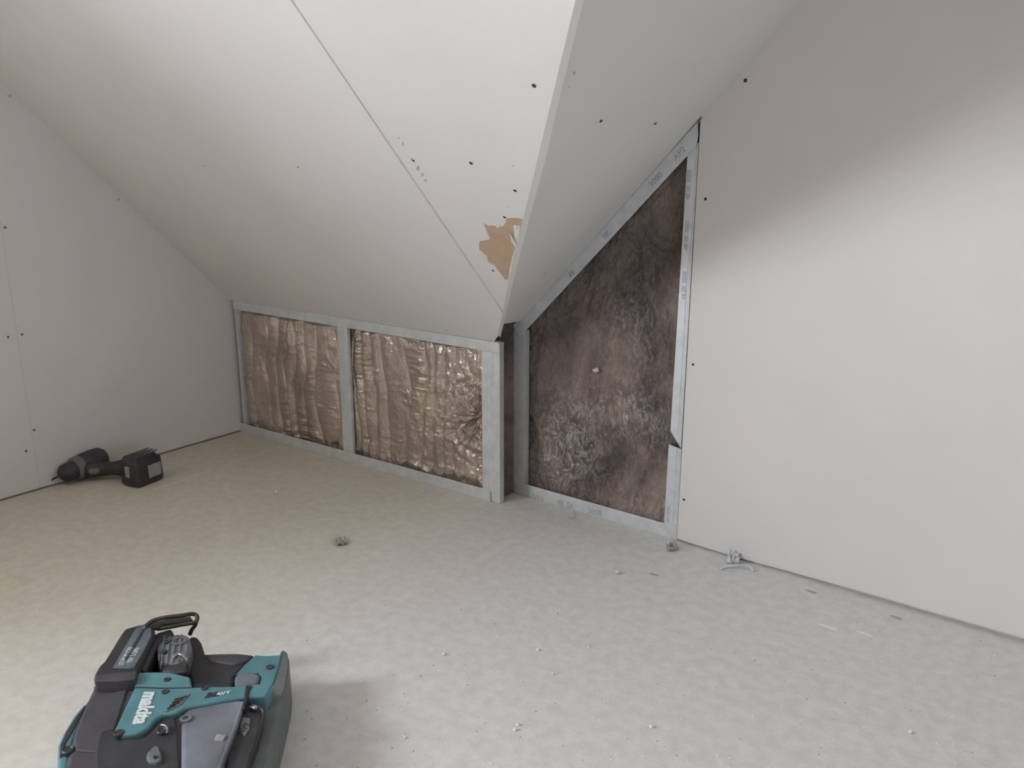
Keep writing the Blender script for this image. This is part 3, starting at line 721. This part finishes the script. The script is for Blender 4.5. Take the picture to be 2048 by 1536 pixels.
# D handle
grip = prism('handle_grip', [(1085, 262), (1150, 258), (1180, 300), (1208, 388), (1300, 384), (1450, 382), (1580, 396), (1530, 450), (1460, 520), (1420, 560), (1412, 640), (1110, 640), (1075, 520)], .078, .004, M_BLACK, .012, segs=5)
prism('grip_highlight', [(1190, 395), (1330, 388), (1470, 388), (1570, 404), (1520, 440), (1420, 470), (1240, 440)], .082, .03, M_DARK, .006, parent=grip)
he = prism('handle_end', [(1575, 402), (1660, 408), (1750, 402), (1772, 372), (1745, 480), (1700, 620), (1600, 640), (1620, 560), (1600, 532), (1430, 545), (1500, 470)], .086, .004, M_TEAL, .007)
disc('screw', 1682, 488, .0875, .0065, M_DARK)
prism('trigger', [(1420, 560), (1450, 535), (1560, 528), (1612, 545), (1600, 590), (1585, 612), (1425, 628)], .088, .03, M_GREY, .006, label='grey trigger switch')
# rubber butt strip down the right end
prism('rubber_butt', [(1750, 400), (1762, 372), (1782, 362), (1806, 380), (1822, 440), (1815, 530), (1790, 640), (1740, 840), (1700, 980), (1640, 1250), (1560, 1900), (1400, 1900), (1500, 1000), (1590, 700), (1700, 560)], .084, .0, M_GREY2, .010, segs=4, label='dusty grey-green rubber butt')
# teal body strip
teal = [(695, 525), (890, 522), (965, 528), (1100, 560), (1112, 635), (1190, 632), (1420, 628), (1590, 610), (1700, 612), (1690, 640), (1655, 700), (1490, 712), (1330, 735), (1180, 765), (1060, 790), (1000, 825), (900, 835), (845, 870), (790, 935), (720, 972), (640, 985), (600, 992), (535, 965), (600, 830), (690, 640)]
tb_ = prism('teal_housing', teal, H1+.010, .03, M_TEAL, .004)
prism('seam_groove', [(690, 632), (890, 640), (1110, 636), (1110, 643), (890, 648), (688, 641)], H1+.0108, .09, M_BLACK, .0005)
for x, y, r in ((930, 581, .0055), (917, 671, .0058), (577, 970, .0072), (1203, 647, .005), (1525, 640, .005)): disc('screw', x, y, H1+.0105, r, M_BLACK)
prism('vent_slot', [(985, 712), (1100, 682), (1040, 760), (960, 800), (915, 820)], H1+.0112, .09, M_GREY2, .001, label='grey-green vent grille')
for k in range(4): prism('vent_rib', [(985-k*18, 722+k*22), (1080-k*30, 697+k*22), (1078-k*30, 704+k*22), (983-k*18, 730+k*22)], H1+.0125, .1, M_BLACK, .0004)
# lettering
A_, B_ = fl(*zp(640, 950), H1+.0106), fl(*zp(800, 668), H1+.0106)
L_ = (B_-A_); up_ = (fl(*zp(735, 930), H1+.0106)-fl(*zp(672, 905), H1+.0106))
tA = fl(*zp(748, 662), H1+.0106); tB = fl(*zp(646, 935), H1+.0106)
text('maker_wordmark', 'makita', tA+(fl(*zp(766, 672), H1+.0106)-tA), tB-tA, fl(*zp(812, 690), H1+.0106)-tA, .0315, M_LETTER, RH, .0006, shear=.22, sx=.94, bold=.0012)
xt = fl(*zp(1360, 690), H1+.0106)-fl(*zp(1275, 704), H1+.0106)
text('printed_lettering', 'BL', fl(*zp(1200, 716), H1+.0106), xt, Z.cross(xt), .0155, M_BLACK, RH, .0003, shear=.35, bold=.0005, sx=1.2)
text('printed_lettering', 'AVT', fl(*zp(1288, 700), H1+.0106), xt, Z.cross(xt), .0100, M_LETTER, RH, .0003, bold=.0004, sx=1.1)
# second, grey scuffed housing (dust box) and its dark end clip
gb = prism('dust_case', [(1030, 880), (1045, 815), (1100, 785), (1250, 752), (1480, 718), (1500, 740), (1460, 870), (1410, 1010), (1360, 1130), (1250, 1900), (1025, 1900), (1028, 1000)], H1+.006, .01, M_GREY, .008, label='scuffed grey plastic dust case')
prism('case_edge', [(1470, 735), (1500, 735), (1440, 930), (1380, 1090), (1300, 1300), (1270, 1300), (1345, 1085), (1405, 930)], H1+.009, .05, M_GREY, .003, parent=gb)
prism('case_window', [(1270, 1020), (1295, 975), (1365, 985), (1340, 1025)], H1+.0085, .09, M_PALE, .0015, parent=gb)
clip = prism('end_clip', [(1490, 760), (1512, 690), (1545, 700), (1530, 790), (1610, 800), (1625, 850), (1590, 1020), (1530, 1180), (1450, 1900), (1280, 1900), (1370, 1120), (1440, 940)], H1+.001, .01, M_BLACK, .006)
prism('clip_strip', [(1500, 640), (1540, 640), (1520, 720), (1495, 790), (1480, 780), (1492, 720)], H1+.012, .06, M_BLACK, .002)
prism('clip_panel', [(1480, 850), (1540, 860), (1535, 940), (1500, 990), (1462, 970), (1465, 900)], H1+.003, .09, M_GREY2, .002, parent=clip)
text('printed_lettering', 'AVT', fl(*zp(1478, 980), H1+.0034), fl(*zp(1545, 905), H1+.0034)-fl(*zp(1478, 980), H1+.0034), Z.cross(fl(*zp(1545, 905), H1)-fl(*zp(1478, 980), H1)), .013, M_BLACK, clip, .0002, bold=.0004)
prism('side_rail', [(1560, 640), (1660, 620), (1640, 700), (1600, 800), (1520, 785), (1540, 700)], H1-.006, .03, M_GREY2, .004)
V, Fc = tube_geo([hp(1535, 792, .104), hp(1570, 780, .107), hp(1605, 785, .107), hp(1635, 815, .104), hp(1630, 870, .100), hp(1600, 960, .098), hp(1560, 1080, .096), hp(1530, 1160, .094)], .0032)
link_mesh('wire_catch', V, Fc, M_STEELD, RH, smooth=True)
v_, f__ = lathe_geo(hp(1575, 792, .106), Z, [(0, .005), (.003, .0048), (.0045, .003), (.005, .0005)], 14); link_mesh('rivet', v_, f__, M_CHROME, RH, smooth=True)
# round details
disc('screw', 1065, 868, H1+.0075, .0085, M_CHROME, r2=.005); disc('screw', 895, 960, H1+.006, .008, M_BLACK, h=.003)
V, Fc = tube_geo([hp(885, 915, H1+.008), hp(915, 918, H1+.009), hp(932, 940, H1+.009), hp(928, 975, H1+.008)], .0018); link_mesh('lens_rim', V, Fc, M_CHROME, RH, smooth=True)
kn = prism('switch_knob', [(785, 1110), (835, 1060), (868, 1065), (890, 1120), (890, 1165), (860, 1185), (800, 1180), (775, 1145)], H1+.010, .09, M_GREY2, .003, label='dusty grey switch knob')
disc('knob_dimple', 843, 1150, H1+.0105, .003, M_BLACK, parent=kn)
disc('screw', 425, 640, H1+.002, .006, M_BLACK)

# ------------------------------------------------------------------ cordless drill driver by the left wall
C0 = fl(277, 979); C1 = fl(247, 963); C2 = fl(331, 957)
ex = (C2-C0).normalized(); ey = Vector((-ex.y, ex.x, 0)); bl = (C2-C0).length; bw = .072
ey = ey if (C1-C0).dot(ey) > 0 else -ey
DD = empty('cordless_drill', C0, 'black cordless drill driver with slide-on battery lying against the left wall', 'power tool')
def dbox(name, o, x0, x1, y0, y1, z0, z1, m, bev=.005, parent=DD, taper=0.):
    c = [o+ex*a+ey*b for a, b in ((x0, y0), (x1, y0), (x1, y1), (x0, y1))]
    cc = sum(c, Vector())/4; V = [p+Z*z0 for p in c]+[cc+(p-cc)*(1-taper)+Z*z1 for p in c]
    return link_mesh(name, V, [(0, 1, 2, 3), (7, 6, 5, 4), (0, 1, 5, 4), (1, 2, 6, 5), (2, 3, 7, 6), (3, 0, 4, 7)], m, parent, bevel=bev, segs=3)
bp_ = dbox('battery_pack', C0, 0, bl, 0, bw, .001, .078, M_BLACK, .010, taper=.05)
dbox('battery_top', C0, .004, bl-.012, .004, bw-.006, .070, .088, M_BLACK, .005, parent=bp_, taper=.12)
# slide rails and metal contacts on the top
for k in range(3): dbox('slide_rail', C0, bl*.45, bl*.95, .016+k*.017, .020+k*.017, .086, .0905, M_GREY2, .001, parent=bp_)
s_ = dbox('label', C0, bl*.42, bl*.88, -.0012, .004, .020, .058, M_PALE, .001, parent=bp_); s_['label'] = 'pale sticker'
V = [C0-ex*.0012+ey*a+Z*z for a, z in ((.030, .030), (.046, .030), (.046, .062), (.030, .062))]
o_ = slab('label', V, ex, .004, M_PALE, bp_); o_['label'] = 'small white sticker'
# handle from the battery to the head
Hc = C0+ex*(-.002)+ey*(bw*.55)
hd = (fl(165, 946, .03)-fl(248, 938, .03)).normalized(); hs = Vector((-hd.y, hd.x, 0))
gA = fl(250, 936, .035); gB = fl(172, 938, .035)
def ringpts(c, wy, hz, k=14): return [c+hs*(wy*math.cos(2*math.pi*i/k))+Z*(hz*math.sin(2*math.pi*i/k)) for i in range(k)]
def loft(name, secs, m, parent):
    V = []; Fc = []; k = 14
    for c, a, b in secs: V += ringpts(c, a, b)
    for r in range(len(secs)-1):
        for i in range(k): Fc.append((r*k+i, r*k+(i+1) % k, (r+1)*k+(i+1) % k, (r+1)*k+i))
    Fc += [tuple(range(k-1, -1, -1)), tuple(range((len(secs)-1)*k, len(secs)*k))]
    return link_mesh(name, V, Fc, m, parent, smooth=True)
L = (gB-gA)
loft('handle', [(gA-L*.12+Z*.0, .030, .032), (gA, .026, .027), (gA+L*.3, .019, .020), (gA+L*.6, .021, .021), (gA+L*.9, .026, .023), (gA+L*1.02, .024, .024)], M_BLACK, DD)
tr_ = gA+L*.72-hs*.0; 
# head: motor, gearbox and chuck on one axis
ha = fl(203, 915, .046); hb_ = fl(122, 950, .036); ax = (hb_-ha); al = ax.length; ax.normalize()
v_, f__ = lathe_geo(ha, ax, [(-.012, .014), (-.006, .026), (.006, .034), (.03, .036), (al*.45, .036), (al*.55, .033)]); link_mesh('motor_housing', v_, f__, M_DARK, DD, smooth=True)
v_, f__ = lathe_geo(ha, ax, [(al*.52, .0335), (al*.55, .0345), (al*.66, .0345), (al*.70, .030)]); o_ = link_mesh('torque_ring', v_, f__, M_GREY2, DD, smooth=True); o_['label'] = 'lighter grey-green torque ring'
v_, f__ = lathe_geo(ha, ax, [(al*.68, .028), (al*.70, .0275), (al*.92, .025), (al*1.0, .016), (al*1.03, .009)]); link_mesh('chuck', v_, f__, M_BLACK, DD, smooth=True)
tipb = fl(92, 966, .008)
v_, f__ = join_geo([cyl_geo(hb_, hb_+(tipb-hb_)*1.0, .0032, .0026, 10)]); o_ = link_mesh('driver_bit', v_, f__, M_STEELD, DD, smooth=True)
v_, f__ = cyl_geo(fl(128, 962, .02), fl(84, 971, .004), .002, .002, 8)
# trigger under the handle, belt clip
v_, f__ = lathe_geo(gA+L*.78+hs*.018, L.normalized(), [(-.018, .006), (-.01, .010), (.008, .010), (.014, .006)], 12); link_mesh('trigger', v_, f__, M_GREY2, DD, smooth=True)
prd = [fl(*p, .0) for p in ((330, 900), (333, 957))]

# ------------------------------------------------------------------ debris on the floor
def rock_geo(c, rx, ry, rz, seed, sub=2):
    bm = bmesh.new(); bmesh.ops.create_icosphere(bm, subdivisions=sub, radius=1)
    V = []
    for v_ in bm.verts:
        k = 1+.35*(mnoise.noise(v_.co*1.3+Vector((seed*3.1, seed, 0))))
        V.append(Vector((c[0]+v_.co.x*rx*k, c[1]+v_.co.y*ry*k, max(c[2]+v_.co.z*rz*k, .0002))))
    Fc = [tuple(v_.index for v_ in f.verts) for f in bm.faces]; bm.free(); return V, Fc
M_CRUMB = mat('plaster_crumb', (.88, .87, .85), .95, spec=.1)
M_CRUMBD = mat('dark_crumb', (.42, .41, .38), .95, spec=.1)
M_SCRAP = mat('torn_paper_scrap', (.45, .44, .40), .9)
# one countless scatter of grit
rg = random.Random(11); V = []; Fc = []; fmi = []
for k in range(1500):
    if k % 2:
        u, v = rg.uniform(500, 2040), 1536-(rg.random()**1.5)*430
    else:
        u, v = rg.gauss(1150, 330), rg.gauss(1340, 110)
    if k % 9 == 0: u, v = rg.uniform(60, 2000), rg.uniform(1130, 1530)
    if v < 1000+(u-1040)*.285+14 or v > 1600 or u < 20 or (90 < u < 600 and v > 1220): continue
    if u < 1000 and v < 1030: continue
    p = fl(u, v); r = rg.uniform(.0004, .0016)*(1.3 if rg.random() < .12 else 1)
    v_, f__ = rock_geo((p.x, p.y, r*.35), r*rg.uniform(.8, 1.5), r, r*.7, k, 1)
    o_ = len(V); V += v_; Fc += [tuple(i+o_ for i in q) for q in f__]; fmi += [1 if rg.random() < .13 else 0]*len(f__)
o_ = link_mesh('plaster_grit', V, Fc, M_CRUMB, mats=[M_CRUMB, M_CRUMBD], fm=fmi)
tag(o_, 'fine pale plaster grit scattered over the floor', 'grit', kind='stuff')
# single larger crumbs
def crumb(u, v, r, label, m=None, seed=0, rz=.8, name='plaster_crumb', cat='crumb', group=None, asp=1.):
    p = fl(u, v); v_, f__ = rock_geo((p.x, p.y, r*rz*.8), r*asp, r, r*rz, seed, 3)
    o = link_mesh(name, v_, f__, m or M_CRUMB, smooth=True); return tag(o, label, cat, group)
crumb(1235, 1147, .0065, 'largest rounded white plaster crumb, alone on the floor in front of the tall frame', M_WHITE, 5)
for i, (u, v, r, lb) in enumerate(((1821, 1466, .0035, 'small white crumb near the lower right corner of the floor'), (888, 1310, .0035, 'pale crumb in the middle of the floor right of the rotary hammer'),
        (1076, 1301, .0035, 'pale crumb among the grit on the middle floor'), (1106, 1349, .003, 'small white crumb just below the middle floor grit'), (1030, 1461, .0032, 'pale crumb near the bottom middle of the floor'),
        (1036, 1451, .0028, 'smaller crumb touching the bottom middle crumb'), (810, 1476, .003, 'small crumb right of the rotary hammer shadow'), (1303, 1455, .003, 'white crumb on the lower floor right of centre'),
        (552, 985, .004, 'tiny yellowish crumb in front of the left film bay'), (1178, 1296, .003, 'pale crumb on the right part of the middle floor grit'))):
    crumb(u, v, r, lb, None, 20+i)
for (u, v, L1, L2, lb, sd) in ((1308, 1150, .012, .004, 'thin grey plaster flake right of the largest white crumb', 1), (1622, 1184, .013, .004, 'dark flat flake near the right wall base, left of two', 2), (1793, 1236, .012, .004, 'dark flat flake near the right wall base, right of two', 3),
                               (1660, 1256, .022, .005, 'long pale splinter on the floor before the right wall', 4), (1730, 1268, .018, .004, 'faint grey splinter beside the long pale one', 5)):
    p = fl(u, v); ax_ = sR; V = []; n_ = 8
    for i in range(n_):
        a = 2*math.pi*i/n_; q = rg.uniform(.7, 1.1); V.append(p+ax_*math.cos(a)*L1*q+Vector((0, 1, 0))*math.sin(a)*L2*q+Z*.0004)
    tag(slab('plaster_flake', V, Z, .0016, M_CRUMBD if sd in (1, 2, 3) else M_CRUMB), lb, 'flake')

def scrap(name, u, v, size, seed, m, label, cat, h=.012, asp=1., rot=0.):
    """a crumpled scrap: small folded sheet"""
    c = fl(u, v); n = 12; V = []; Fc = []; r = random.Random(seed); cr, sr_ = math.cos(rot), math.sin(rot)
    for i in range(n):
        for j in range(n):
            x = (i/(n-1)-.5)*size*asp; y = (j/(n-1)-.5)*size
            x *= 1-.35*abs(2*j/(n-1)-1); zz = abs(mnoise.noise(Vector((i*.33+seed, j*.33, seed*.7))))*h*2+.0008
            V.append(c+Vector((x*cr-y*sr_, x*sr_+y*cr, zz)))
    for i in range(n-1):
        for j in range(n-1): Fc.append((i*n+j, (i+1)*n+j, (i+1)*n+j+1, i*n+j+1))
    o = link_mesh(name, V, Fc, m, smooth=False, solid=.0007); return tag(o, label, cat)
M_PLS = mat('dull_paper', (.50, .49, .46), .8)
scrap('paper_scrap', 680, 1086, .032, 3, M_PLS, 'small crumpled grey paper scrap on the floor before the knee wall', 'scrap', .010, 1.5, -.6)
scrap('paper_scrap', 1344, 1099, .030, 8, M_SCRAP, 'crumpled beige paper scrap at the foot of the tall frame', 'scrap', .014, 1.0, .3)
M_FILM = mat('white_film', (.66, .69, .73), .45)
scrap('plastic_scrap', 1466, 1126, .036, 5, M_FILM, 'torn whitish plastic scrap sticking out under the right wall board', 'scrap', .018, .8, .5)
o_ = tube_geo([fl(1441, 1138, .003), fl(1450, 1133, .006), fl(1470, 1131, .012), fl(1495, 1131, .010), fl(1508, 1142, .002)], .0028, 8)
tag(link_mesh('wire_offcut', *o_, M_FILM, smooth=True), 'short bent grey wire offcut lying before the right wall base', 'wire')
o_ = tube_geo([fl(1134, 1034, .002), fl(1144, 1036, .004), fl(1151, 1030, .006), fl(1148, 1022, .004)], .0012, 6)
tag(link_mesh('wire_curl', *o_, M_PLS, smooth=True), 'tiny curled fibre on the floor at the tall frame track', 'wire')
# faint taped joint across the floor boards
p0, p1 = fl(250, 1000), fl(560, 893)
dd_ = (p1-p0).normalized(); nn_ = Vector((-dd_.y, dd_.x, 0))*.0022
link_mesh('joint_strip', *slab_geo([p0-nn_, p1-nn_, p1+nn_, p0+nn_], Z, .0005), mat('joint_filler', (.78, .74, .64), .9), FLOOR)
